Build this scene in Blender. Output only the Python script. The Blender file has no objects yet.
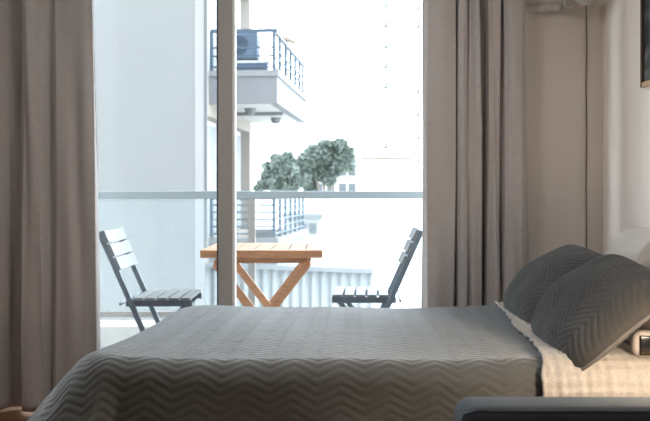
import bpy, bmesh, math, random
import numpy as np
from mathutils import Vector, Matrix

random.seed(7)
rng = np.random.default_rng(7)
SC = bpy.context.scene
C = bpy.context.collection
R = math.radians

# ------------------------------------------------------------------ camera
cam_d = bpy.data.cameras.new('camera')
cam = bpy.data.objects.new('camera', cam_d)
C.objects.link(cam)
cam.location = (0, 0, 1.05)
cam.rotation_euler = (R(90), 0, 0)
cam_d.sensor_width = 36
cam_d.lens = 36 * 902 / 650
cam_d.shift_y = -15.5 / 650
cam_d.clip_end = 800
cam_d.dof.use_dof = True
cam_d.dof.focus_distance = 3.3
cam_d.dof.aperture_fstop = 6.3
SC.camera = cam

# ------------------------------------------------------------------ world, sun, added fill light, exposure
wd = bpy.data.worlds.new('world')
SC.world = wd
wd.use_nodes = True
bg = wd.node_tree.nodes['Background']
bg.inputs['Color'].default_value = (0.86, 0.94, 1.0, 1)
bg.inputs['Strength'].default_value = 8.0

sun_d = bpy.data.lights.new('sun', 'SUN')
sun_d.energy = 1.6
sun_d.angle = R(1.0)
sun_d.color = (1.0, 0.93, 0.84)
sun = bpy.data.objects.new('sun', sun_d)
C.objects.link(sun)
sun.rotation_euler = Vector((0.75, 0.05, 0.66)).to_track_quat('Z', 'Y').to_euler()

ar_d = bpy.data.lights.new('added_ceiling_fill', 'AREA')  # fill light added overhead out of view, no fixture is built
ar_d.shape = 'DISK'
ar_d.size = 0.5
ar_d.energy = 17
ar_d.color = (1.0, 0.96, 0.92)
ar = bpy.data.objects.new('added_ceiling_fill', ar_d)
C.objects.link(ar)
ar.location = (-0.1, 3.0, 2.52)
ar.rotation_euler = (0, 0, 0)

SC.view_settings.view_transform = 'Standard'
SC.view_settings.look = 'None'
SC.view_settings.exposure = 0.0
SC.view_settings.gamma = 1.0
SC.view_settings.use_curve_mapping = False

# ------------------------------------------------------------------ helpers
F = 902.0
def P(px, py, d):
    """picture position seen at distance d -> place"""
    return Vector(((px - 325) / F * d, d, 1.05 - (py - 195) / F * d))

def nodes(m):
    return m.node_tree.nodes, m.node_tree.links

def mat(name, col, rough=0.6, var=0.0, scale=20.0, bump=0.0, bscale=None, spec=0.5, metal=0.0,
        sheen=0.0, sheen_rough=0.4, trans=0.0, stretch=(1, 1, 1), col2=None):
    m = bpy.data.materials.new(name)
    m.use_nodes = True
    N, L = nodes(m)
    b = N['Principled BSDF']
    b.inputs['Base Color'].default_value = (*col, 1)
    b.inputs['Roughness'].default_value = rough
    b.inputs['Specular IOR Level'].default_value = spec
    b.inputs['Metallic'].default_value = metal
    if sheen:
        b.inputs['Sheen Weight'].default_value = sheen
        b.inputs['Sheen Roughness'].default_value = sheen_rough
        b.inputs['Sheen Tint'].default_value = (0.86, 0.93, 1.0, 1)
    tc = N.new('ShaderNodeTexCoord')
    mp = N.new('ShaderNodeMapping')
    mp.inputs['Scale'].default_value = stretch
    L.new(tc.outputs['Object'], mp.inputs['Vector'])
    if var or col2:
        n = N.new('ShaderNodeTexNoise')
        n.inputs['Scale'].default_value = scale
        n.inputs['Detail'].default_value = 4
        L.new(mp.outputs['Vector'], n.inputs['Vector'])
        r = N.new('ShaderNodeValToRGB')
        c2 = col2 or tuple(c * (1 - var) for c in col)
        c1 = col if col2 else tuple(min(1, c * (1 + var)) for c in col)
        r.color_ramp.elements[0].color = (*c2, 1)
        r.color_ramp.elements[1].color = (*c1, 1)
        r.color_ramp.elements[0].position = 0.3
        r.color_ramp.elements[1].position = 0.7
        L.new(n.outputs['Fac'], r.inputs['Fac'])
        L.new(r.outputs['Color'], b.inputs['Base Color'])
    if bump:
        n2 = N.new('ShaderNodeTexNoise')
        n2.inputs['Scale'].default_value = bscale or scale
        n2.inputs['Detail'].default_value = 3
        L.new(mp.outputs['Vector'], n2.inputs['Vector'])
        bp = N.new('ShaderNodeBump')
        bp.inputs['Strength'].default_value = bump
        bp.inputs['Distance'].default_value = 0.01
        L.new(n2.outputs['Fac'], bp.inputs['Height'])
        L.new(bp.outputs['Normal'], b.inputs['Normal'])
    if trans:
        t = N.new('ShaderNodeBsdfTranslucent')
        t.inputs['Color'].default_value = (*col, 1)
        mx = N.new('ShaderNodeMixShader')
        mx.inputs['Fac'].default_value = trans
        out = N['Material Output']
        L.new(b.outputs['BSDF'], mx.inputs[1])
        L.new(t.outputs['BSDF'], mx.inputs[2])
        L.new(mx.outputs['Shader'], out.inputs['Surface'])
    return m

def glass_mat(name, tint=(0.96, 0.98, 0.99), film=0.0, gloss=0.06):
    m = bpy.data.materials.new(name)
    m.use_nodes = True
    N, L = nodes(m)
    N.remove(N['Principled BSDF'])
    out = N['Material Output']
    t = N.new('ShaderNodeBsdfTransparent')
    t.inputs['Color'].default_value = (*tint, 1)
    g = N.new('ShaderNodeBsdfGlossy')
    g.inputs['Roughness'].default_value = 0.02
    mx = N.new('ShaderNodeMixShader')
    mx.inputs['Fac'].default_value = gloss
    L.new(t.outputs[0], mx.inputs[1])
    L.new(g.outputs[0], mx.inputs[2])
    last = mx
    if film:
        tr = N.new('ShaderNodeBsdfTranslucent')
        tr.inputs['Color'].default_value = (0.9, 0.94, 0.97, 1)
        m2 = N.new('ShaderNodeMixShader')
        m2.inputs['Fac'].default_value = film
        L.new(mx.outputs[0], m2.inputs[1])
        L.new(tr.outputs[0], m2.inputs[2])
        last = m2
    L.new(last.outputs[0], out.inputs['Surface'])
    return m

def obj(name, me, m=None, parent=None, smooth=False, bevel=0.0, seg=2):
    o = bpy.data.objects.new(name, me)
    C.objects.link(o)
    if m is not None:
        me.materials.append(m)
    if smooth:
        me.polygons.foreach_set('use_smooth', [True] * len(me.polygons))
    if parent is not None:
        o.parent = parent
    if bevel:
        bv = o.modifiers.new('bevel', 'BEVEL')
        bv.width = bevel
        bv.segments = seg
        bv.limit_method = 'ANGLE'
        bv.harden_normals = False
    return o

class MB:
    def __init__(self):
        self.bm = bmesh.new()
    def box(self, x0, x1, y0, y1, z0, z1, M=None):
        r = bmesh.ops.create_cube(self.bm, size=1.0)
        T = Matrix.Translation(((x0 + x1) / 2, (y0 + y1) / 2, (z0 + z1) / 2)) @ Matrix.Diagonal((x1 - x0, y1 - y0, z1 - z0, 1))
        if M is not None:
            T = M @ T
        bmesh.ops.transform(self.bm, matrix=T, verts=r['verts'])
        return self
    def bar(self, a, b, w, h, up=(0, 1, 0)):
        """box beam from a to b; w across 'up', h along 'up'"""
        a, b = Vector(a), Vector(b)
        z = (b - a)
        ln = z.length
        z.normalize()
        y = Vector(up)
        y = (y - z * y.dot(z)).normalized()
        x = y.cross(z)
        M = Matrix((x, y, z)).transposed().to_4x4()
        M.translation = (a + b) / 2
        r = bmesh.ops.create_cube(self.bm, size=1.0)
        bmesh.ops.transform(self.bm, matrix=M @ Matrix.Diagonal((w, h, ln, 1)), verts=r['verts'])
        return self
    def cyl(self, a, b, r1, r2=None, n=16):
        a, b = Vector(a), Vector(b)
        z = b - a
        M = z.to_track_quat('Z', 'Y').to_matrix().to_4x4()
        M.translation = (a + b) / 2
        bmesh.ops.create_cone(self.bm, cap_ends=True, segments=n, radius1=r1, radius2=r1 if r2 is None else r2,
                              depth=z.length, matrix=M)
        return self
    def build(self, name, m, parent=None, bevel=0.0, smooth=False, seg=2):
        me = bpy.data.meshes.new(name)
        self.bm.to_mesh(me)
        self.bm.free()
        return obj(name, me, m, parent, smooth, bevel, seg)

def tag(o, label=None, cat=None, group=None, kind=None):
    if label: o['label'] = label
    if cat: o['category'] = cat
    if group: o['group'] = group
    if kind: o['kind'] = kind
    return o

def thing(name, label, cat, loc=(0, 0, 0), rz=0.0, group=None):
    o = bpy.data.objects.new(name, None)
    C.objects.link(o)
    o.empty_display_size = 0.1
    o.location = loc
    o.rotation_euler = (0, 0, rz)
    return tag(o, label, cat, group)

def struct_root(name):
    o = bpy.data.objects.new(name, None)
    C.objects.link(o)
    o['kind'] = 'structure'
    return o

def struct(o):
    o['kind'] = 'structure'
    return o

def copy_tree(o, parent=None):
    c = o.copy()
    C.objects.link(c)
    if parent is not None:
        c.parent = parent
    for ch in list(o.children):
        copy_tree(ch, c)
    return c

def grid_mesh(name, co, nu, nv, wrap=False):
    """co: (nu*nv,3) with index i*nv+j"""
    me = bpy.data.meshes.new(name)
    i, j = np.meshgrid(np.arange(nu - 1), np.arange(nv - 1), indexing='ij')
    a = (i * nv + j).ravel()
    faces = np.stack([a, a + nv, a + nv + 1, a + 1], 1).astype(np.int32)
    me.vertices.add(len(co))
    me.vertices.foreach_set('co', np.asarray(co, dtype=np.float32).ravel())
    me.loops.add(faces.size)
    me.loops.foreach_set('vertex_index', faces.ravel())
    me.polygons.add(len(faces))
    me.polygons.foreach_set('loop_start', np.arange(0, faces.size, 4, dtype=np.int32))
    me.polygons.foreach_set('loop_total', np.full(len(faces), 4, dtype=np.int32))
    me.update(calc_edges=True)
    me.validate()
    return me

def grid_normals(co, nu, nv):
    g = co.reshape(nu, nv, 3)
    du = np.gradient(g, axis=0)
    dv = np.gradient(g, axis=1)
    n = np.cross(du, dv)
    n /= np.linalg.norm(n, axis=2, keepdims=True) + 1e-12
    return n.reshape(-1, 3)

def tube_mesh(name, pts, rad, n=12, wob=0.0):
    pts = [Vector(p) for p in pts]
    co = []
    for k, p in enumerate(pts):
        t = (pts[min(k + 1, len(pts) - 1)] - pts[max(k - 1, 0)]).normalized()
        ref = Vector((0, 0, 1)) if abs(t.z) < 0.9 else Vector((1, 0, 0))
        a = t.cross(ref).normalized()
        b = t.cross(a)
        for q in range(n + 1):
            th = 2 * math.pi * (q % n) / n
            rr = (rad[k] if isinstance(rad, (list, tuple)) else rad)
            rr *= 1 + wob * math.sin(7.3 * k + 3.1 * (q % n)) 
            co.append(p + (a * math.cos(th) + b * math.sin(th)) * rr)
    return grid_mesh(name, np.array([tuple(c) for c in co]), len(pts), n + 1)

# ------------------------------------------------------------------ materials
M = {}
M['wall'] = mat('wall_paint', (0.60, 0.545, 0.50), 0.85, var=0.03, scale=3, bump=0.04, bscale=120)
M['wall_lit'] = mat('wall_paint_lit', (0.90, 0.83, 0.775), 0.8, var=0.02, scale=3, bump=0.04, bscale=120)  # wall paint lightened, the light on the right wall is in the colour
M['ceil'] = mat('ceiling_paint', (0.75, 0.73, 0.70), 0.9)
M['frame'] = mat('window_frame_metal', (0.38, 0.37, 0.355), 0.45, var=0.04, scale=6)
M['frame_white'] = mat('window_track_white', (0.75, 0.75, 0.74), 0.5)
M['curtain'] = mat('curtain_cloth', (0.485, 0.455, 0.445), 0.85, var=0.05, scale=40, bump=0.06, bscale=600, sheen=0.15, trans=0.10)
M['quilt'] = mat('quilt_grey', (0.094, 0.101, 0.101), 0.6, var=0.12, scale=350, bump=0.25, bscale=900, spec=0.5, sheen=0.8, sheen_rough=0.35)
M['quilt_pale'] = mat('quilt_pale_reverse', (0.47, 0.45, 0.42), 0.8, var=0.10, scale=120, bump=0.35, bscale=300, sheen=0.2)
M['cushion'] = mat('cushion_grey', (0.042, 0.043, 0.043), 0.8, var=0.15, scale=300, bump=0.25, bscale=900, sheen=0.25)
M['piping'] = mat('piping_grey', (0.13, 0.125, 0.12), 0.8)
M['pillow_white'] = mat('pillow_white', (0.56, 0.53, 0.50), 0.85, var=0.03, scale=8, bump=0.15, bscale=10)
M['pillow_beige'] = mat('pillow_beige', (0.40, 0.35, 0.31), 0.85, var=0.05, scale=8, bump=0.15, bscale=10)
M['mattress'] = mat('mattress_cloth', (0.6, 0.58, 0.55), 0.9)
M['dark_wood'] = mat('dark_wood', (0.06, 0.035, 0.022), 0.5, var=0.25, scale=8, stretch=(1, 1, 12))
M['pale_wood'] = mat('pale_wood', (0.55, 0.38, 0.23), 0.5, var=0.15, scale=8)
M['teak'] = mat('teak', (0.50, 0.25, 0.13), 0.42, var=0.25, scale=9, stretch=(1, 8, 8), spec=0.6)
M['teak_top'] = mat('teak_top', (0.24, 0.165, 0.11), 0.6, var=0.18, scale=9, stretch=(8, 1, 8), spec=0.2)
M['chair_slat'] = mat('chair_slat_paint', (0.15, 0.158, 0.165), 0.45, var=0.06, scale=10, spec=0.35)
M['chair_frame'] = mat('chair_frame_paint', (0.10, 0.125, 0.15), 0.4, var=0.08, scale=10)
M['alu'] = mat('railing_aluminium', (0.15, 0.175, 0.185), 0.45, metal=0.0, var=0.03, scale=4)
M['post'] = mat('railing_post_paint', (0.17, 0.165, 0.155), 0.5)
M['glass'] = glass_mat('door_glass', (0.97, 0.985, 0.99), 0.0, 0.03)
M['rail_glass'] = glass_mat('balustrade_glass', (0.95, 0.98, 0.99), 0.022, 0.02)
M['concrete'] = mat('pale_concrete', (0.36, 0.36, 0.35), 0.85, var=0.06, scale=8)
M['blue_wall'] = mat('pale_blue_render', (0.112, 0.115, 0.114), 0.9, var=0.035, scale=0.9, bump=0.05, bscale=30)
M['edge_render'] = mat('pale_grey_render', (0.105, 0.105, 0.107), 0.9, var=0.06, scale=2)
M['facade'] = mat('facade_render', (0.24, 0.215, 0.19), 0.9, var=0.04, scale=1.5)
M['slab'] = mat('balcony_render', (0.145, 0.15, 0.162), 0.9, var=0.05, scale=2)
M['coping'] = mat('balcony_coping', (0.17, 0.175, 0.185), 0.8, var=0.05, scale=2)
M['nb_rail'] = mat('blue_grey_railing', (0.05, 0.075, 0.105), 0.5)
M['nb_ac'] = mat('blue_grey_metal', (0.075, 0.11, 0.165), 0.6, var=0.2, scale=5)
M['nb_dark'] = mat('dark_grille', (0.05, 0.07, 0.10), 0.6)
M['nb_frame'] = mat('white_window_frame', (0.5, 0.52, 0.54), 0.6)
M['nb_pane'] = mat('curtained_pane', (0.33, 0.37, 0.41), 0.25, var=0.12, scale=3, stretch=(1, 6, 0.3))
M['tan'] = mat('tan_canvas', (0.36, 0.29, 0.23), 0.8)
M['white_far'] = mat('far_white_render', (0.72, 0.74, 0.74), 0.9, var=0.02, scale=0.2)
M['far_grey'] = mat('far_grey_glass', (0.065, 0.075, 0.085), 0.5)
M['far_mid'] = mat('far_grey_slab', (0.13, 0.135, 0.14), 0.8)
M['far_mark'] = mat('far_dark_concrete', (0.085, 0.09, 0.095), 0.9)  # darker grey for the small tower balcony walls
M['brick'] = mat('far_brown_tile', (0.13, 0.085, 0.06), 0.8, var=0.3, scale=1)
M['sheet'] = mat('corrugated_sheet', (0.225, 0.235, 0.24), 0.55, var=0.10, scale=2.5, stretch=(3, 1, 0.4))
M['ground'] = mat('sunlit_ground', (0.62, 0.62, 0.60), 0.9, var=0.05, scale=0.1)
M['leaf'] = mat('leaf_green', (0.135, 0.17, 0.148), 0.6, var=0.35, scale=1.2, trans=0.3)
M['bark'] = mat('bark', (0.16, 0.14, 0.12), 0.9)
M['tape'] = mat('pipe_tape', (0.46, 0.43, 0.41), 0.5, var=0.12, scale=40, bump=0.5, bscale=60)
M['wall_strip'] = mat('brown_strip', (0.15, 0.11, 0.09), 0.6)
M['sofa'] = mat('sofa_fabric', (0.10, 0.125, 0.15), 0.9, var=0.10, scale=250, bump=0.2, bscale=700, sheen=0.1, spec=0.2)
M['plastic_white'] = mat('white_plastic', (0.62, 0.58, 0.54), 0.35)
M['black_gloss'] = mat('black_gloss', (0.006, 0.006, 0.007), 0.12)

# wood floor
def floor_mat():
    m = bpy.data.materials.new('parquet')
    m.use_nodes = True
    N, L = nodes(m)
    b = N['Principled BSDF']
    tc = N.new('ShaderNodeTexCoord')
    br = N.new('ShaderNodeTexBrick')
    br.inputs['Color1'].default_value = (0.26, 0.12, 0.06, 1)
    br.inputs['Color2'].default_value = (0.19, 0.085, 0.04, 1)
    br.inputs['Mortar'].default_value = (0.05, 0.02, 0.01, 1)
    br.inputs['Scale'].default_value = 2.0
    br.inputs['Mortar Size'].default_value = 0.004
    br.inputs['Brick Width'].default_value = 1.2
    br.inputs['Row Height'].default_value = 0.18
    L.new(tc.outputs['Object'], br.inputs['Vector'])
    n = N.new('ShaderNodeTexNoise')
    n.inputs['Scale'].default_value = 12
    mp = N.new('ShaderNodeMapping')
    mp.inputs['Scale'].default_value = (1, 10, 1)
    L.new(tc.outputs['Object'], mp.inputs['Vector'])
    L.new(mp.outputs[0], n.inputs['Vector'])
    mx = N.new('ShaderNodeMix')
    mx.data_type = 'RGBA'
    mx.blend_type = 'MULTIPLY'
    mx.inputs[0].default_value = 0.5
    L.new(br.outputs['Color'], mx.inputs[6])
    L.new(n.outputs['Color'], mx.inputs[7])
    L.new(mx.outputs[2], b.inputs['Base Color'])
    b.inputs['Roughness'].default_value = 0.5
    b.inputs['Specular IOR Level'].default_value = 0.25
    return m
M['floor'] = floor_mat()

# painting with dark abstract figures
def art_mat():
    m = bpy.data.materials.new('dark_print')
    m.use_nodes = True
    N, L = nodes(m)
    b = N['Principled BSDF']
    tc = N.new('ShaderNodeTexCoord')
    n = N.new('ShaderNodeTexNoise')
    n.inputs['Scale'].default_value = 7
    n.inputs['Distortion'].default_value = 1.5
    L.new(tc.outputs['Object'], n.inputs['Vector'])
    r = N.new('ShaderNodeValToRGB')
    r.color_ramp.elements[0].color = (0.02, 0.022, 0.025, 1)
    r.color_ramp.elements[0].position = 0.4
    r.color_ramp.elements[1].color = (0.20, 0.21, 0.22, 1)
    r.color_ramp.elements[1].position = 0.72
    L.new(n.outputs['Fac'], r.inputs['Fac'])
    L.new(r.outputs['Color'], b.inputs['Base Color'])
    b.inputs['Roughness'].default_value = 0.35
    return m
M['art'] = art_mat()

# ================================================================== THE ROOM
WY = 4.50            # inner face of the window wall
RX = 1.387           # right wall
LX = -2.6
OX0, OX1, OZ = -1.62, 0.90, 2.42
struct(MB().box(LX - 0.2, RX + 0.2, -1.8, WY + 0.2, -0.15, 0.0).build('floor', M['floor']))
struct(MB().box(LX - 0.2, RX + 0.2, -1.8, WY + 0.2, 2.6, 2.75).build('ceiling', M['ceil']))
struct(MB().box(RX, RX + 0.2, -1.8, WY + 0.2, 0, 2.6).build('wall_right', M['wall_lit']))
wy0, wy1, wz0, wz1 = 3.80, 4.34, 0.15, 2.45
w = MB()
w.box(LX - 0.2, LX, -1.8, wy0, 0, 2.6)
w.box(LX - 0.2, LX, wy1, WY + 0.2, 0, 2.6)
w.box(LX - 0.2, LX, wy0, wy1, 0, wz0)
w.box(LX - 0.2, LX, wy0, wy1, wz1, 2.6)
struct(w.build('wall_left', M['wall']))
win2 = struct_root('added_side_window')  # unseen window added to throw light on the right wall and bed
f = MB()
f.box(LX - 0.14, LX - 0.08, wy0, wy0 + 0.05, wz0, wz1)
f.box(LX - 0.14, LX - 0.08, wy1 - 0.05, wy1, wz0, wz1)
f.box(LX - 0.14, LX - 0.08, wy0 + 0.05, wy1 - 0.05, wz0, wz0 + 0.05)
f.box(LX - 0.14, LX - 0.08, wy0 + 0.05, wy1 - 0.05, wz1 - 0.05, wz1)
f.build('window_frame', M['frame'], win2)
MB().box(LX - 0.113, LX - 0.107, wy0 + 0.05, wy1 - 0.05, wz0 + 0.05, wz1 - 0.05).build('window_pane', M['glass'], win2)
struct(MB().box(LX, RX, -2.0, -1.8, 0, 2.6).build('wall_back', M['wall']))
w = MB()
w.box(LX, OX0, WY, WY + 0.2, 0, 2.6)
w.box(OX1, RX, WY, WY + 0.2, 0, 2.6)
w.box(OX0, OX1, WY, WY + 0.2, OZ, 2.6)
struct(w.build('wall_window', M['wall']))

# sliding glass door
win = struct_root('window_1')
f = MB()
f.box(OX0, OX0 + 0.05, WY + 0.05, WY + 0.19, 0.02, OZ)
f.box(OX1 - 0.05, OX1, WY + 0.05, WY + 0.19, 0.02, OZ)
f.box(OX0, OX1, WY + 0.05, WY + 0.19, OZ - 0.05, OZ)
f.build('window_frame', M['frame'], win, 0.003)
MB().box(OX0, OX1, WY + 0.03, WY + 0.19, 0.0, 0.03).build('window_sill', M['frame_white'], win, 0.003)
s = MB()
sx0, sx1 = -0.543, -0.470
s.box(sx0, sx1, WY + 0.09, WY + 0.13, 0.03, OZ - 0.05)
s.box(sx0 + 0.012, sx1 - 0.004, WY + 0.13, WY + 0.17, 0.03, OZ - 0.05)
s.build('window_stile', M['frame'], win, 0.003)
MB().box(sx1 + 0.0005, sx1 + 0.011, WY + 0.10, WY + 0.165, 0.03, OZ - 0.05).build('window_stile_lit_edge', M['frame_white'], win)  # white strip paints the lit side of the stile
MB().box(sx0 - 0.008, sx0 - 0.001, WY + 0.095, WY + 0.125, 0.03, OZ - 0.05).build('window_gasket', M['nb_dark'], win)
MB().box(OX0 + 0.05, sx0 - 0.008, WY + 0.108, WY + 0.114, 0.03, OZ - 0.05).build('window_pane', M['glass'], win)
MB().box(sx1 + 0.012, OX1 - 0.05, WY + 0.148, WY + 0.154, 0.03, OZ - 0.05).build('window_pane', M['glass'], win)

# ------------------------------------------------------------------ curtains
def curtain(name, label, prof, zb, yb, taper, loc_amp=1.0):
    """prof: (lateral, offset towards the room) fold control points; smooth interpolation"""
    px = np.array([p[0] for p in prof])
    po = np.array([p[1] for p in prof])
    n = 420
    s = np.linspace(0, len(prof) - 1, n)
    k = np.clip(s.astype(int), 0, len(prof) - 2)
    t = s - k
    e = t * t * (3 - 2 * t)
    X = px[k] + (px[k + 1] - px[k]) * t
    O = po[k] + (po[k + 1] - po[k]) * e
    zs = np.linspace(zb, 2.50, 70)
    co = np.zeros((n, len(zs), 3))
    for j, z in enumerate(zs):
        q = (z - zb) / (2.50 - zb)
        x = X + taper(q, s / (len(prof) - 1)) + 0.006 * np.sin(5 * q + s * 1.7) 
        a = (1.0 - 0.25 * q) + 0.08 * np.sin(4 * q + s)
        co[:, j, 0] = x
        co[:, j, 1] = yb - O * a * loc_amp + 0.006 * np.sin(9 * q + 2.2 * s)
        co[:, j, 2] = z
    o = obj(name, grid_mesh(name, co.reshape(-1, 3), n, len(zs)), M['curtain'], None, True)
    so = o.modifiers.new('cloth', 'SOLIDIFY')
    so.thickness = 0.002
    tag(o, label, 'curtain', 'grey curtains')
    return o

YC = 4.36
L_ = lambda p: (p - 325) / F * YC
lp = [(-112, -.02), (-100, .33), (-84, .35), (-70, .0), (-55, -.03), (-38, .05), (-14, .06), (-4, .045), (5, -.055), (17, -.05), (24, .045), (31, .055), (42, .045), (50, -.01), (58, .035),  # first deep fold is added out of view to block the side light
      (70, .045), (80, .035), (88, .045), (96, .04), (98.5, .01)]
def taper_l(q, s):
    return -0.034 * q * np.clip((s - 0.3) / 0.7, 0, 1)
curtain('curtain', 'wide grey curtain on the left side of the balcony door', [(L_(a + 2.5), b) for a, b in lp], 0.015, YC, taper_l)
rp = [(421, .0), (427, .035), (440, .05), (452, .045), (455.5, -.05), (457, .03), (461, .05), (465, .045), (466.5, -.03), (468.5, .03), (474, .055),
      (479, .05), (481.5, -.06), (484.5, -.055), (487, .03), (493, .05), (499, .04), (501, -.025), (503, .03), (512, .052), (521, .05), (524.5, .03), (526, -.04),
      (532, -.055)]
def taper_r(q, s):
    return 0.028 * q * np.clip(1 - s * 2.2, 0, 1) - 0.022 * q * np.clip((s - 0.85) / 0.15, 0, 1)
curtain('curtain', 'grey pleated curtain on the right, between the balcony door and the pillows', [(L_(a - 2.0 * max(0, 1 - (a - 421) / 60)), b) for a, b in rp], 0.015, YC, taper_r)

# curtain rod above the frame
rod = MB().cyl((-1.95, YC, 2.53), (1.05, YC, 2.53), 0.014).build('curtain_rod', M['frame'], None, 0, True)
tag(rod, 'metal curtain rod above the balcony door', 'curtain rod')

# ------------------------------------------------------------------ wrapped pipe high on the wall
t = thing('wrapped_pipe', 'pale tape wrapped pipe running along the top of the wall beside the right curtain', 'pipe')
pts, rad = [], []
for k in range(26):
    q = k / 25
    x = 0.93 + q * 0.25
    pts.append((x, WY - 0.032, 1.975 + 0.004 * math.sin(9 * q)))
    rad.append(0.020 + 0.003 * math.sin(23 * q))
rad[0] = rad[-1] = 0.002
obj('pipe_run', tube_mesh('pipe_run', pts, rad, 14, 0.05), M['tape'], t, True)
pts, rad = [], []
for k in range(30):
    q = k / 29
    a = q * math.pi / 2
    pts.append((1.17 + 0.155 * math.sin(a), WY - 0.055 - 0.30 * (1 - math.cos(a)), 1.998 + 0.09 * q * q * q))
    rad.append(0.034 + 0.005 * math.sin(17 * q) + 0.004 * math.sin(41 * q))
rad[0] = rad[-1] = 0.002
obj('pipe_bundle', tube_mesh('pipe_bundle', pts, rad, 16, 0.05), M['tape'], t, True)
for (cx, cz, rr) in ((1.185, 1.995, 0.026), (1.205, 1.99, 0.020)):
    pts = [(cx + rr * math.cos(a), WY - 0.10 + 0.012 * math.sin(2 * a), cz + rr * math.sin(a)) for a in np.linspace(0, 2 * math.pi, 25)]
    obj('tape_loop', tube_mesh('tape_loop', pts, 0.0025, 6), M['tape'], t, True)
cb = obj('wall_strip', tube_mesh('wall_strip', [(1.304 - 0.003 * abs(math.sin(z * 7.0)), WY - 0.007, z) for z in np.linspace(0.03, 1.99, 40)], 0.003, 8), M['wall_strip'], None, True)  # thin brown tube drawn as an upright line beside the corner
tag(cb, 'thin brown strip running down the wall near the corner, behind the cushions', 'wall_strip')

# ------------------------------------------------------------------ picture on the right wall
t = thing('picture_frame', 'dark framed picture hung on the right wall at the top corner', 'picture', (RX, 3.648, 1.850))
f = MB()
W2, H2, D2 = 0.26, 0.335, 0.022
f.box(-D2, -0.001, -W2, -W2 + 0.018, -H2, H2)
f.box(-D2, -0.001, W2 - 0.018, W2, -H2, H2)
f.box(-D2, -0.001, -W2 + 0.018, W2 - 0.018, H2 - 0.018, H2)
f.build('frame_rail', M['dark_wood'], t, 0.002)
tag(MB().box(-D2, -0.001, -W2 + 0.018, W2 - 0.018, -H2, -H2 + 0.02).build('frame_bottom_rail', M['pale_wood'], t, 0.002), 'pale wooden bottom rail')
MB().box(-0.010, -0.002, -W2 + 0.018, W2 - 0.018, -H2 + 0.02, H2 - 0.018).build('print', M['art'], t)

# ================================================================== THE BED
BX0, BX1, BY0, BY1, BT = -0.655, 1.345, 2.79, 4.05, 0.55
t = thing('bed', 'double bed with pale mattress under the grey quilt, in front of the balcony door', 'bed', (0.3, 3.42, 0))
MB().box(BX0 - 0.3 + 0.02, BX1 - 0.3, BY0 - 3.42 - 0.02, BY1 - 3.42 + 0.02, 0.30, BT - 0.012).build('mattress', M['mattress'], t, 0.05, seg=4)
MB().box(BX0 - 0.3 + 0.03, BX1 - 0.3, BY0 - 3.42, BY1 - 3.42, 0.14, 0.298).build('bed_base', M['dark_wood'], t, 0.01)
for x in (BX0 - 0.3 + 0.1, BX1 - 0.3 - 0.1):
    for y in (BY0 - 3.42 + 0.06, BY1 - 3.42 - 0.06):
        MB().box(x - 0.03, x + 0.03, y - 0.03, y + 0.03, 0.0, 0.14).build('leg', M['dark_wood'], t)

def drape(u, v, off=0.0, rad=0.085):
    sh = (v - 3.35) * 0.10 * np.clip((0.35 - u) / 1.0, 0, 1)
    rc = 0.10
    cu, cv = np.maximum(u, BX0 + rc), np.clip(v, BY0 + rc, BY1 - rc)
    dx, dy = u - cu, v - cv
    dist = np.sqrt(dx * dx + dy * dy)
    r = np.maximum(0, dist - rc)
    flat = r < 1e-9
    rs = np.where(flat, 1, dist)
    nx, ny = dx / rs, dy / rs
    corner = np.clip(4 * np.abs(nx * ny), 0, 1)
    tm = np.radians(82 - 18 * np.clip(np.abs(nx) * 1.2, 0, 1) - 16 * corner)
    Rr = rad + 0.03 * np.abs(nx)
    th = np.minimum(r / Rr, tm)
    rest = np.maximum(0, r - Rr * tm)
    hor = Rr * np.sin(th) + rest * np.cos(tm)
    drop = Rr * (1 - np.cos(th)) + rest * np.sin(tm)
    fold = np.clip(rest / 0.3, 0, 1) * 0.018 * np.sin(np.where(np.abs(nx) > np.abs(ny), v, u) * 13 + 1.0)
    hor = hor + fold
    x = np.where(flat, u, cu + nx * (rc + hor))
    y = np.where(flat, v, cv + ny * (rc + hor))
    z = BT - drop + 0.006 * np.sin(u * 3.1 + 1) * np.sin(v * 4.2) + 0.003 * np.sin(u * 9 + v * 5)
    return np.stack([x + sh, y, z], -1)

def tri(x):
    return np.abs((x % 1.0) - 0.5) * 2
def quilt_h(u, v, period=0.135, amp=0.040, sp=0.0285):
    w = (v + amp * tri(u / period) + 0.003 * np.sin(u * 17) + 0.002 * np.sin(v * 31 + u * 5)) / sp
    return np.abs(np.sin(np.pi * w)) ** 0.55

us = np.arange(BX0 - 0.42, 0.861, 0.0068)
vs = np.concatenate([np.arange(BY0 - 0.46, BY1 + 0.10, 0.0040), np.arange(BY1 + 0.10, BY1 + 0.40, 0.01)])
U, V = np.meshgrid(us, vs, indexing='ij')
base = drape(U, V).reshape(-1, 3)
nn = grid_normals(base, len(us), len(vs))
hh = quilt_h(U, V).ravel()
# quilting pulls tighter on the side than on the flattened top
top = np.clip((V.ravel() - BY0 + 0.02) / 0.10, 0, 1) * np.clip((U.ravel() - BX0 + 0.02) / 0.1, 0, 1)
A = 0.0034 + 0.0006 * top
co = base + nn * (A * (hh - 1.0))[:, None]
q = obj('quilt', grid_mesh('quilt', co, len(us), len(vs)), M['quilt'], None, True)
tag(q, 'dark grey chevron quilted bedspread draped over the bed', 'quilt')

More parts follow.
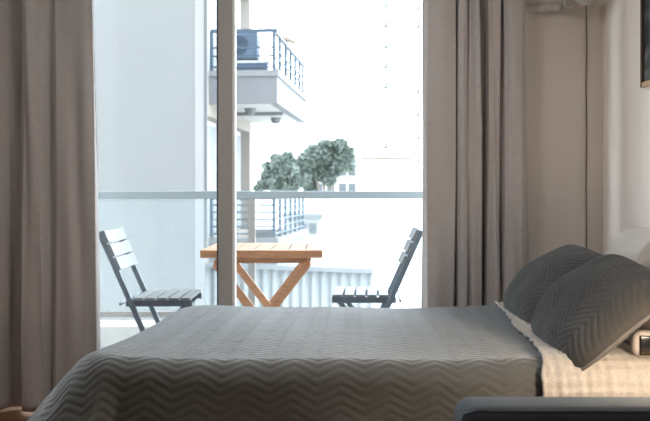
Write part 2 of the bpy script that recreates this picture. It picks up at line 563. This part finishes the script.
# the turned-back head end of the quilt, pale side up, with a scalloped edge
vs2 = np.arange(BY0 - 0.46, BY1 + 0.10, 0.0055)
ss = np.linspace(0, 1, 110)
S, V2 = np.meshgrid(ss, vs2, indexing='ij')
edge = 0.655 + (V2 - 2.72) * 0.085 + 0.007 * np.abs(np.sin(V2 * 28)) + 0.006 * np.sin(V2 * 9)
U2 = edge + S * (1.34 - edge)
b2 = drape(U2, V2, rad=0.10)
b2 = b2.reshape(-1, 3)
n2 = grid_normals(b2, len(ss), len(vs2))
w1 = np.sin(U2 * 2 * np.pi / 0.05 + 1.2 * np.sin(V2 * 2 * np.pi / 0.11))
w2 = np.sin((U2 + V2) * 2 * np.pi / 0.06) * np.sin((U2 - V2) * 2 * np.pi / 0.06)
h2 = 0.0040 * w2.ravel() + 0.0015 * w1.ravel()
lip = 0.004 * np.exp(-((U2 - edge).ravel() / 0.008) ** 2)
b2 = b2 + n2 * (0.013 + h2 + lip)[:, None]
p = obj('turned_back_end', grid_mesh('turned_back_end', b2, len(ss), len(vs2)), M['quilt_pale'], q, True)
so = p.modifiers.new('cloth', 'SOLIDIFY')
so.thickness = 0.007
so.offset = -1
p['label'] = 'pale turned-back head end with scalloped edge'

# ------------------------------------------------------------------ cushions and pillows
def pillow(name, w, l, th, m, kind='plain', n=90, sag=0.0, parent=None):
    """closed cushion, local X along l, local Y along w, local Z thickness"""
    a = np.sign(np.linspace(-1, 1, n)) * (np.abs(np.linspace(-1, 1, n)) ** 0.8)
    A_, B_ = np.meshgrid(a, a, indexing='ij')
    prof = (np.clip(1 - np.abs(A_) ** 2.6, 0, 1) * np.clip(1 - np.abs(B_) ** 2.6, 0, 1)) ** 0.46
    X = A_ * l / 2 * (1 - 0.10 * np.abs(B_) ** 5 * np.abs(A_) ** 3)
    Y = B_ * w / 2 * (1 - 0.10 * np.abs(A_) ** 5 * np.abs(B_) ** 3)
    sides = []
    for sg in (1, -1):
        Z = (1.05 if sg > 0 else -0.45) * prof * th / 2 * (1 + 0.08 * np.sin(5 * A_ + 2 * B_ + sg))
        Z = Z + sag * (A_ ** 2)
        if kind == 'quilt':
            h = quilt_h(Y + 0.3, X, period=0.16, amp=0.065, sp=0.026)
            Z = Z + sg * (h - 1) * 0.006 * np.clip(prof * 3, 0, 1)
        elif kind == 'plain':
            Z = Z + sg * 0.006 * np.sin(9 * A_ + 4 * B_) * prof
        sides.append(np.stack([X, Y, Z], -1).reshape(-1, 3))
    i, j = np.meshgrid(np.arange(n - 1), np.arange(n - 1), indexing='ij')
    k = (i * n + j).ravel()
    f1 = np.stack([k, k + n, k + n + 1, k + 1], 1)
    f2 = np.stack([k, k + 1, k + n + 1, k + n], 1) + n * n
    me = bpy.data.meshes.new(name)
    me.from_pydata(np.concatenate(sides).tolist(), [], np.concatenate([f1, f2]).tolist())
    bm = bmesh.new()
    bm.from_mesh(me)
    bmesh.ops.remove_doubles(bm, verts=bm.verts, dist=1e-5)
    bm.to_mesh(me)
    bm.free()
    return obj(name, me, m, parent, True), (X, Y)

def seam(w, l, sag, r, m, parent):
    n = 40
    pts = []
    def sx(A_, B_): return A_ * l / 2 * (1 - 0.10 * abs(B_) ** 5 * abs(A_) ** 3)
    def sy(A_, B_): return B_ * w / 2 * (1 - 0.10 * abs(A_) ** 5 * abs(B_) ** 3)
    ring = [(t, -1) for t in np.linspace(-1, 1, n)] + [(1, t) for t in np.linspace(-1, 1, n)][1:] + \
           [(t, 1) for t in np.linspace(1, -1, n)][1:] + [(-1, t) for t in np.linspace(1, -1, n)][1:]
    for a, b in ring:
        pts.append((sx(a, b), sy(a, b), sag * a * a))
    return obj('piping', tube_mesh('piping', pts, r, 8), m, parent, True)

def place(o, loc, slope, yaw=0.0, roll=0.0):
    """lean towards the wall: local X climbs to the right at 'slope'"""
    o.rotation_mode = 'XYZ'
    Mx = Matrix.Translation(loc) @ Matrix.Rotation(yaw, 4, 'Z') @ Matrix.Rotation(-slope, 4, 'Y') @ Matrix.Rotation(roll, 4, 'X')
    o.matrix_world = Mx

def cushion(label, loc, slope, w, l, th, yaw=0, roll=0):
    o, _ = pillow('cushion', w, l, th, M['cushion'], 'quilt', 130, -0.012)
    tag(o, label, 'cushion', 'grey quilted cushions on the bed')
    pp = seam(w, l, -0.012, 0.006, M['piping'], o)
    place(o, loc, slope, yaw, roll)
    return o

cushion('nearer dark grey quilted cushion, larger in view, leaning on the pillows', (0.896, 2.975, 0.676), R(39.5), 0.61, 0.42, 0.20, R(-4), R(7.5))
cushion('farther dark grey quilted cushion beside the right curtain', (0.925, 3.66, 0.697), R(37), 0.50, 0.41, 0.17, R(0), R(4))
o, _ = pillow('pillow', 0.62, 0.40, 0.15, M['pillow_white'], 'plain', 50)
tag(o, 'white pillow standing against the right wall behind the cushions', 'pillow', 'bed pillows')
place(o, (1.245, 3.665, 0.735), R(62))
o, _ = pillow('pillow', 0.52, 0.36, 0.13, M['pillow_beige'], 'plain', 50)
tag(o, 'beige pillow at the right edge behind the nearer cushion', 'pillow', 'bed pillows')
place(o, (1.150, 3.085, 0.748), R(61))

# small rounded white gadget with a black face
t = thing('speaker', 'small rounded white speaker with black face at the right edge of the bed', 'speaker', (0.998, 2.735, 0.558), R(-6))
MB().box(-0.066, 0.066, -0.03, 0.05, 0.0, 0.080).build('casing', M['plastic_white'], t, 0.028, True, 5)
MB().box(-0.050, 0.050, -0.037, -0.029, 0.010, 0.070).build('face', M['black_gloss'], t, 0.022, True, 4)

# ------------------------------------------------------------------ armchair in the foreground
t = thing('armchair', 'blue grey upholstered armchair with its arm in the bottom right foreground', 'armchair', (0.765, 1.45, -0.004))
def rbox(x0, x1, y0, y1, z0, z1, name, bev):
    return MB().box(x0, x1, y0, y1, z0, z1).build(name, M['sofa'], t, bev, True, 6)
rbox(-0.485, 0.50, 0.385, 0.535, 0.08, 0.617, 'armrest', 0.035)
rbox(-0.485, 0.50, -0.535, -0.385, 0.08, 0.617, 'armrest', 0.035)
rbox(-0.46, 0.34, -0.38, 0.38, 0.10, 0.30, 'seat_base', 0.02)
rbox(-0.47, 0.30, -0.375, 0.375, 0.302, 0.44, 'seat_cushion', 0.04)
rbox(0.345, 0.50, -0.38, 0.38, 0.10, 0.80, 'backrest', 0.04)
for x in (-0.42, 0.44):
    for y in (-0.46, 0.46):
        MB().cyl((x, y, 0.0), (x, y, 0.085), 0.018, 0.024).build('leg', M['dark_wood'], t)
pts = [(-0.487, 0.398, z) for z in np.linspace(0.12, 0.58, 12)] + [(-0.481, 0.398, 0.605), (-0.45, 0.392, 0.6135)] + [(x, 0.389, 0.612) for x in np.linspace(-0.42, 0.3, 10)]
obj('piping', tube_mesh('piping', pts, 0.004, 8), M['sofa'], t, True)

# ------------------------------------------------------------------ bedside table and lamp (beyond the right edge)
t = thing('bedside_table', 'small pale wooden bedside table behind the armchair', 'table', (0.97, 2.25, 0))
MB().box(-0.18, 0.18, -0.18, 0.18, 0.42, 0.45).build('tabletop', M['pale_wood'], t, 0.004)
for x in (-0.15, 0.15):
    for y in (-0.15, 0.15):
        MB().box(x - 0.016, x + 0.016, y - 0.016, y + 0.016, 0, 0.42).build('leg', M['pale_wood'], t)
t = thing('table_lamp', 'lit globe lamp on the bedside table', 'lamp', (0.93, 2.22, 0.45))
MB().cyl((0, 0, 0), (0, 0, 0.02), 0.06).build('base', M['frame'], t, 0.004)
MB().cyl((0, 0, 0.02), (0, 0, 0.20), 0.010).build('stem', M['frame'], t)
lm = bpy.data.materials.new('lamp_globe')
lm.use_nodes = True
lb = lm.node_tree.nodes['Principled BSDF']
lb.inputs['Base Color'].default_value = (0.9, 0.85, 0.75, 1)
lb.inputs['Emission Color'].default_value = (1.0, 0.78, 0.57, 1)
lb.inputs['Emission Strength'].default_value = 112
g = bmesh.new()
bmesh.ops.create_uvsphere(g, u_segments=24, v_segments=16, radius=0.065, matrix=Matrix.Translation((0, 0, 0.263)))
me = bpy.data.meshes.new('globe')
g.to_mesh(me)
g.free()
obj('globe', me, lm, t, True)

# ================================================================== OUR BALCONY
BD = 6.5
struct(MB().box(-3.2, 2.4, WY + 0.2, BD + 0.1, -0.20, -0.02).build('floor_balcony', M['concrete']))
struct(MB().box(-3.2, 2.4, WY + 0.2, WY + 0.45, 2.72, 2.90).build('ceiling_balcony', M['ceil']))
struct(MB().box(-3.2, 2.4, BD - 0.20, BD + 0.1, -0.02, 0.135).build('trim_balcony_kerb', M['concrete'], None, 0.006))
t = thing('balustrade', 'pale metal and glass balustrade across the balcony', 'railing', (0, BD, 0))
MB().box(-3.1, 2.3, -0.025, 0.025, 1.022, 1.079).build('top_rail', M['alu'], t, 0.005)
MB().box(-3.1, 2.3, -0.02, 0.02, 0.172, 0.212).build('bottom_rail', M['post'], t, 0.003)
for x in (-2.55, -0.527, 1.49):
    MB().box(x - 0.025, x + 0.025, -0.022, 0.022, 0.135, 1.022).build('post', M['post'], t, 0.003)
for x0, x1 in ((-3.1, -2.58), (-2.52, -0.557), (-0.497, 1.46), (1.52, 2.3)):
    MB().box(x0, x1, -0.004, 0.004, 0.215, 1.02).build('glass_panel', M['rail_glass'], t)

# ------------------------------------------------------------------ folding table
t = thing('folding_table', 'slatted wooden folding table on the balcony', 'table', (-0.358, 5.455, -0.02))
hw, hd, tz = 0.346, 0.375, 0.760
MB().box(-hw, hw, -hd, -hd + 0.05, tz - 0.045, tz).build('top_rail', M['teak'], t, 0.004)
MB().box(-hw, hw, hd - 0.05, hd, tz - 0.045, tz).build('top_rail', M['teak'], t, 0.004)
nb = 7
bw = 2 * hw / nb
for k in range(nb):
    MB().box(-hw + k * bw + 0.003, -hw + (k + 1) * bw - 0.003, -hd + 0.051, hd - 0.051, tz - 0.024, tz).build('slat', M['teak_top'], t, 0.002)
for y in (-0.30, 0.30):
    MB().box(-0.265, 0.265, y - 0.02, y + 0.02, tz - 0.078, tz - 0.046).build('batten', M['teak'], t, 0.003)
zt = tz - 0.08
for y in (-0.335, 0.345):
    MB().bar((-0.262, y - 0.012, zt + 0.005), (0.262, y - 0.012, 0.012), 0.048, 0.022).build('leg', M['teak'], t, 0.003)
for y in (-0.335, 0.345):
    MB().bar((0.262, y + 0.012, zt + 0.005), (-0.262, y + 0.012, 0.012), 0.048, 0.022).build('leg', M['teak'], t, 0.003)
MB().bar((-0.262, -0.31, zt), (-0.262, 0.31, zt), 0.03, 0.03, (0, 0, 1)).build('cross_bar', M['teak'], t, 0.003)
MB().bar((0.262, -0.31, zt), (0.262, 0.31, zt), 0.03, 0.03, (0, 0, 1)).build('cross_bar', M['teak'], t, 0.003)
MB().cyl((0, -0.36, 0.352), (0, 0.36, 0.352), 0.008).build('pivot_rod', M['chair_frame'], t)

# ------------------------------------------------------------------ folding chairs
def make_chair(label, loc, rz, fsc=1.0):
    t = thing('folding_chair', label, 'chair', loc, rz, 'folding chairs on the balcony')
    fr, sl = M['chair_frame'], M['chair_slat']
    hwid = 0.215
    # chair faces +x; stile runs from the backrest down to the front foot
    T0, T1 = Vector((-0.268, 0, 0.865)), Vector((0.115, 0, 0.0))
    d = (T1 - T0)
    for s in (-1, 1):
        MB().bar(T0 + Vector((0, s * hwid, 0)), T1 + Vector((0, s * hwid, 0)), 0.030, 0.018).build('stile', fr, t, 0.003)
    # back slats ride on the stiles
    dn = d.normalized()
    nrm = Vector((dn.z * -1, 0, dn.x))   # towards the sitter
    if nrm.x < 0: nrm = -nrm
    for k in range(3):
        c = T0 + dn * (0.040 + 0.083 * k)
        bm = MB()
        segs = 8
        prev = None
        pts = []
        for i in range(segs + 1):
            y = -0.235 + 0.47 * i / segs
            bow = 0.022 * (1 - (y / 0.235) ** 2)
            pts.append(c + nrm * (0.024 - bow) + Vector((0, y, 0)))
        for i in range(segs):
            bm.bar(pts[i], pts[i + 1] + (pts[i + 1] - pts[i]) * 0.02, 0.072, 0.015, tuple(nrm))
        bm.build('back_slat', sl, t)
    # seat
    zs = 0.496
    x0, x1 = -0.082, 0.250
    for s in (-1, 1):
        MB().box(x0 - 0.04, x1, s * (hwid - 0.022) - 0.009, s * (hwid - 0.022) + 0.009, zs - 0.052, zs - 0.016).build('seat_rail', fr, t, 0.003)
    n = 5
    wd_ = (x1 - x0) / n
    for k in range(n):
        MB().box(x0 + k * wd_ + 0.005, x0 + (k + 1) * wd_ - 0.006, -hwid - 0.012, hwid + 0.012, zs - 0.0155, zs).build('seat_slat', sl, t, 0.003)
    for s in (-1, 1):
        MB().bar((x1 - 0.03, s * (hwid - 0.045), zs - 0.035), (-0.20, s * (hwid - 0.045), 0.0), 0.028, 0.016).build('leg', fr, t, 0.003)
    MB().cyl((-0.145, -hwid - 0.02, zs - 0.034), (-0.145, hwid + 0.02, zs - 0.034), 0.008).build('pivot_rod', fr, t)
    MB().cyl((-0.12, -hwid + 0.05, 0.14), (-0.12, hwid - 0.05, 0.14), 0.008).build('stretcher', fr, t)
    return t
make_chair('pale slatted folding chair left of the balcony table', (-0.995, 5.26, -0.02), 0.0)
make_chair('pale slatted folding chair right of the balcony table', (0.30, 5.42, -0.02), R(177))

# ================================================================== OUTSIDE
struct(MB().box(-250, 250, 6.7, 600, -6.4, -6.0).build('ground', M['ground']))
struct(MB().box(-14, 12, 6.8, 26, -2.8, -2.6).build('ground_terrace', M['ground']))

# pale blue building next door
t = thing('building', 'pale blue rendered side wall filling the left of the view', 'building', (0, 9.0, -2.6))
e9 = (195 - 325) / F * 9.0
w_ = MB()
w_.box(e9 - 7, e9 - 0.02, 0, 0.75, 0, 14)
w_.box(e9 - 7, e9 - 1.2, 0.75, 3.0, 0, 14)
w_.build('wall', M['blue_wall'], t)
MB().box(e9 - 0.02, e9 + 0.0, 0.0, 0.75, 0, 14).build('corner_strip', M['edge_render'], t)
MB().box(e9 + 0.002, e9 + 0.03, 0.70, 0.735, 3.0, 14).build('downpipe', M['far_mid'], t)

# neighbouring apartment building with stacked balconies
t = thing('apartment_building', 'apartment building with stacked railed balconies behind the pale blue wall', 'building', (-0.798, 15.0, 0), -math.atan(85 / 902))
FX = -1.15
wmb = MB()
fl = [(-2.47, 0.33), (0.33, 3.13), (3.13, 5.93)]
ops = [(-0.3, 1.45), (2.2, 3.85)]
TH = 0.28
for (z0, z1) in fl:
    for (a, b) in ((-2.2, ops[0][0]), (ops[0][1], ops[1][0]), (ops[1][1], 4.1)):
        wmb.box(FX - TH, FX, a, b, z0, z1 - 0.76)
    wmb.box(FX - TH, FX, -2.2, 4.1, z1 - 0.76, z1)
wmb.box(FX - 6, FX - TH - 0.30, -2.2, 4.1, -4, 8)
wmb.box(FX - TH, FX, -2.2, 4.1, -6, -2.47)
wmb.build('facade', M['facade'], t)
for (z0, z1) in fl:
    for (a, b) in ops:
        fr = MB()
        zz = z1 - 0.77
        fr.box(FX - 0.25, FX - 0.19, a + 0.01, a + 0.08, z0 + 0.01, zz)
        fr.box(FX - 0.25, FX - 0.19, b - 0.08, b - 0.01, z0 + 0.01, zz)
        fr.box(FX - 0.25, FX - 0.19, (a + b) / 2 - 0.04, (a + b) / 2 + 0.04, z0 + 0.01, zz)
        fr.box(FX - 0.25, FX - 0.19, a + 0.08, b - 0.08, zz - 0.08, zz)
        w_ = fr.build('window', M['nb_frame'], t)
        MB().box(FX - 0.235, FX - 0.215, a + 0.08, b - 0.08, z0 + 0.01, zz - 0.08).build('pane', M['nb_pane'], w_)
DY = 4.2
for (ft, mid) in ((3.13, False), (0.33, True)):
    s = MB()
    s.box(FX + 0.001, 0, 0, 0.14, ft - 0.55, ft - 0.10)
    s.box(-0.14, 0, 0.14, DY - 0.14, ft - 0.55, ft - 0.10)
    s.box(FX + 0.001, 0, DY - 0.14, DY, ft - 0.55, ft - 0.10)
    sl = s.build('balcony_slab', M['slab'], t)
    MB().box(FX + 0.001, -0.141, 0.141, DY - 0.141, ft - 0.545, ft - 0.25).build('slab_floor', M['concrete'], sl)
    c = MB()
    c.box(FX + 0.001, 0.03, -0.03, 0.15, ft - 0.10, ft)
    c.box(-0.15, 0.03, 0.15, DY - 0.15, ft - 0.10, ft)
    c.box(FX + 0.001, 0.03, DY - 0.15, DY + 0.03, ft - 0.10, ft)
    c.build('coping', M['coping'], sl)
    MB().box(FX + 0.001, -0.15, 1.65, 1.83, ft - 0.60, ft - 0.546).build('beam', M['far_mid'], sl)
    for (lx, ly) in ((-0.62, 0.95), (-0.45, 2.9)):
        MB().cyl((lx, ly, ft - 0.66), (lx, ly, ft - 0.546), 0.07, 0.11).build('ceiling_light', M['far_mid'], sl)
    r = struct_root('railing')
    del r['kind']
    r.parent = t
    rt = ft + 0.67
    zb = ft + 0.0
    def rbar(a, b, w=0.022):
        MB().bar(a, b, w * 2, w * 2, (0, 0, 1)).build('rail', M['nb_rail'], r)
    hs = [0.07, 0.25, 0.39] if not mid else [0.07, 0.19, 0.31, 0.43, 0.55]
    rbar((FX + 0.02, 0.06, rt), (0.0, 0.06, rt), 0.028)
    rbar((-0.06, 0.03, rt), (-0.06, DY, rt), 0.028)
    for h in hs:
        rbar((FX + 0.02, 0.06, zb + h), (-0.03, 0.06, zb + h), 0.014)
        rbar((-0.06, 0.09, zb + h), (-0.06, DY, zb + h), 0.014)
    xs = (-1.12, -0.06) if not mid else (-1.12, -0.72, -0.06)
    for x in xs:
        MB().bar((x, 0.06, zb), (x, 0.06, rt), 0.05, 0.05).build('railing_post', M['nb_rail'], r)
    for y in (0.75, 1.45, 2.15, 2.85, 3.5, 4.15):
        MB().bar((-0.06, y, zb), (-0.06, y, rt), 0.05, 0.05).build('railing_post', M['nb_rail'], r)

def nb(x, y, z):
    a = -math.atan(85 / 902)
    return (-0.798 + x * math.cos(a) - y * math.sin(a), 15.0 + x * math.sin(a) + y * math.cos(a), z)
NR = -math.atan(85 / 902)
t = thing('air_conditioner', 'blue grey air conditioner unit behind the upper balcony railing', 'air conditioner', nb(-0.70, 0.55, 2.88), NR)
MB().box(-0.30, 0.30, -0.16, 0.16, 0.51, 0.97).build('casing', M['nb_ac'], t, 0.008)
gm = MB()
for k in range(6):
    rr = 0.03 + 0.026 * k
    pts = [(-0.02 + rr * math.cos(a), -0.168, 0.74 + rr * math.sin(a)) for a in np.linspace(0, 2 * math.pi, 21)]
    for a, b in zip(pts[:-1], pts[1:]):
        gm.bar(a, b, 0.010, 0.010, (0, 1, 0))
gm.build('fan_grille', M['nb_dark'], t)
for x in (-0.25, 0.29):
    MB().box(x - 0.02, x + 0.02, -0.15, 0.15, 0.0, 0.50).build('leg', M['nb_dark'], t)
t = thing('storage_bench', 'low dark bench beneath the air conditioner on the upper balcony', 'bench', nb(-0.62, 0.27, 2.88), NR)
MB().box(-0.40, 0.42, -0.08, 0.08, 0.05, 0.40).build('body', M['nb_ac'], t)
MB().box(-0.42, 0.46, -0.09, 0.09, 0.40, 0.44).build('lid', M['nb_frame'], t)
t = thing('sunshade', 'small slanted tan sunshade above the upper balcony side railing', 'sunshade', nb(-0.25, 3.0, 2.88), NR)
MB().cyl((0, 0, 0), (0, 0, 1.27), 0.02).build('pole', M['far_mid'], t)
MB().bar((-0.06, 0, 1.30), (0.20, 0, 1.20), 0.03, 0.55, (0, 1, 0)).build('canopy', M['tan'], t)

# corrugated sheet fence below
n = 190
xs = np.linspace(-1.75, 0.63, n)
me_co = []
for x in xs:
    yy = 0.016 * math.copysign(abs(math.sin(x * 2 * math.pi / 0.13)) ** 0.5, math.sin(x * 2 * math.pi / 0.13))
    zt_ = 0.10 - 0.035 * (x + 1.75) 
    for z in np.linspace(-2.6, zt_, 4):
        me_co.append((x, 12.0 + yy, z))
t = thing('fence', 'pale corrugated metal fence seen beneath the balcony table', 'fence', (0, 0, 0))
o = obj('sheet', grid_mesh('sheet', np.array(me_co), n, 4), M['sheet'], t)
so = o.modifiers.new('t', 'SOLIDIFY'); so.thickness = 0.006
MB().bar((-1.77, 11.97, 0.125), (0.65, 11.97, 0.042), 0.05, 0.06, (0, 0, 1)).build('capping', M['coping'], t)
for x in (-1.6, -0.5, 0.55):
    MB().box(x - 0.03, x + 0.03, 12.03, 12.09, -2.6, -0.02).build('post', M['far_mid'], t)

# low flat roofed building
t = thing('building', 'small low flat roofed building beyond the lower balcony', 'building', (-0.42, 30.0, -6.0))
MB().box(-0.9, 0.28, 0, 3, 0, 6.25).build('wall', M['concrete'], t)
MB().box(-1.0, 0.34, -0.15, 3.1, 6.25, 6.42).build('roof', M['far_mid'], t)
for x in (-0.30, 0.02):
    w_ = MB().box(x - 0.13, x + 0.13, -0.04, 0.02, 5.75, 6.12).build('window', M['far_mid'], t)
    MB().box(x - 0.10, x + 0.10, -0.05, -0.041, 5.79, 6.08).build('pane', M['far_grey'], w_)

t = thing('building', 'added white block filling the washed-out view just under the balcony rail', 'building', (0.6, 36.0, -6.0))
MB().box(-3.2, 4.2, 0, 4, 0, 6.75).build('wall', M['white_far'], t)  # block added to give the blown-out white below the rail
MB().box(-3.3, 4.3, -0.1, 4.1, 6.75, 6.86).build('roof', M['white_far'], t)

# mid rise beside the trees
t = thing('building', 'grey mid rise building with rows of windows beside the trees', 'building', (1.0, 72.0, -6.0))
MB().box(-2.2, 1.60, 0, 8, 0, 10.6).build('wall', M['white_far'], t)
for k, z in enumerate((6.4, 7.7, 9.0, 10.0)):
    for x in (-1.5, -0.55, 0.40, 1.15):
        w_ = MB().box(x - 0.32, x + 0.32, -0.06, 0.05, z - 0.42, z + 0.30).build('window', M['far_mid'], t)
        MB().box(x - 0.24, x + 0.24, -0.08, -0.061, z - 0.34, z + 0.22).build('pane', M['far_grey'], w_)
    MB().box(-2.3, 1.75, -0.5, 0, z - 0.62, z - 0.5).build('balcony_slab', M['far_mid'], t)

# white tower blocks in the haze
def tower(label, px0, px1, d, ptop, edge_px, rows):
    x0, x1 = (px0 - 325) / F * d, (px1 - 325) / F * d
    t = thing('tower_block', label, 'building', ((x0 + x1) / 2, d, -6.0), 0, 'white tower blocks')
    h = 7.05 + (195 - ptop) / F * d
    w2 = (x1 - x0) / 2
    MB().box(-w2, w2, 0, 12, 0, h).build('wall', M['white_far'], t)
    ex = (edge_px - 325) / F * d - (x0 + x1) / 2
    for py in rows:
        z = 7.05 + (195 - py) / F * d
        b_ = MB().box(ex - 0.35, ex + 0.35, -0.8, 0, z - 0.10, z + 0.10).build('balcony_slab', M['far_grey'], t)
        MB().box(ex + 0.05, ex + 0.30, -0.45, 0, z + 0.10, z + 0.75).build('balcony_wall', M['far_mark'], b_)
    return t
tower('white tower block nearest the trees with a column of tiny balconies', 360, 398, 130, -60, 385, (7, 27, 48, 68, 88, 148))
tower('white tower block edge beside the right curtain', 402, 440, 150, -60, 417.5, (10, 28, 93, 116, 139, 163))

# low building with a brown tiled roof line
d = 100.0
t = thing('building', 'low white building with thin brown roof line beside the trees', 'building', ((386 - 325) / F * d, d, -6.0))
MB().box(-2.7, 2.7, 0, 6, 0, 11.0).build('wall', M['white_far'], t)
MB().box(-2.75, 2.75, -0.4, 6, 11.0, 11.22).build('roof', M['brick'], t)

# trees
def tree(label, loc, blobs, nleaf, ls, trunk_h):
    t = thing('tree', label, 'tree', loc, 0, 'trees beyond the balcony')
    vs_, fs = [], []
    tot = sum(b[3] ** 2 for b in blobs)
    for (bx, by, bz, br) in blobs:
        for k in range(int(nleaf * br * br / tot)):
            dirv = rng.normal(size=3)
            dirv /= np.linalg.norm(dirv)
            rr = br * (0.35 + 0.85 * rng.random() ** 0.7)
            c = np.array([bx, by, bz]) + dirv * rr * np.array([1, 1, 0.85])
            a = rng.normal(size=3); a /= np.linalg.norm(a)
            b = np.cross(a, rng.normal(size=3)); b /= np.linalg.norm(b)
            s_ = ls * (0.6 + 0.8 * rng.random())
            i0 = len(vs_)
            for (p_, q_) in ((-1, 0), (0, -0.5), (1, 0), (0, 0.5)):
                vs_.append(tuple(c + a * p_ * s_ + b * q_ * s_))
            fs.append((i0, i0 + 1, i0 + 2, i0 + 3))
    me = bpy.data.meshes.new('foliage')
    me.from_pydata(vs_, [], fs)
    obj('foliage', me, M['leaf'], t)
    m_ = MB()
    m_.cyl((0, 0, 0), (0.1, 0, trunk_h), 0.16, 0.10, 10)
    m_.cyl((0.1, 0, trunk_h * 0.96), (0.1 + blobs[0][0] * 0.8, 0, blobs[0][2]), 0.09, 0.04, 8)
    m_.cyl((0.1, 0, trunk_h * 0.96), (0.1 + blobs[1][0] * 0.8, 0, blobs[1][2]), 0.09, 0.04, 8)
    m_.cyl((0.1, 0, trunk_h * 0.96), (0.1 + blobs[2][0] * 0.8, 0, blobs[2][2]), 0.08, 0.03, 8)
    m_.build('trunk', M['bark'], t)
    return t
# crowns: (picture x, picture y, radius) of leaf clumps at the trees' distance
def crown(d, x0, lst):
    return [((px - 325) / F * d - x0, 0.5 * math.sin(k * 2.4), 7.05 + (195 - py) / F * d, rr) for k, (px, py, rr) in enumerate(lst)]
tree('taller green tree with broad crown beyond the balcony rail', (0.0, 45, -6.0),
     crown(45, 0.0, [(318, 156, .62), (336, 153, .55), (305, 163, .5), (346, 158, .40), (326, 147, .40), (340, 145, .33), (349, 150, .25), (350, 168, .22), (334, 168, .45), (318, 172, .5),
                     (302, 178, .42), (310, 187, .40), (330, 181, .30), (296, 168, .35), (312, 149, .25)]), 8000, 0.115, 6.2)
tree('lower green tree left of the taller one beside the apartment building', (-2.35, 43, -6.0),
     crown(43, -2.35, [(282, 166, .50), (270, 175, .42), (290, 172, .42), (264, 184, .32), (278, 183, .45), (291, 186, .4), (276, 158, .28), (288, 158, .30), (258, 188, .2), (267, 166, .22)]), 5000, 0.115, 6.0)
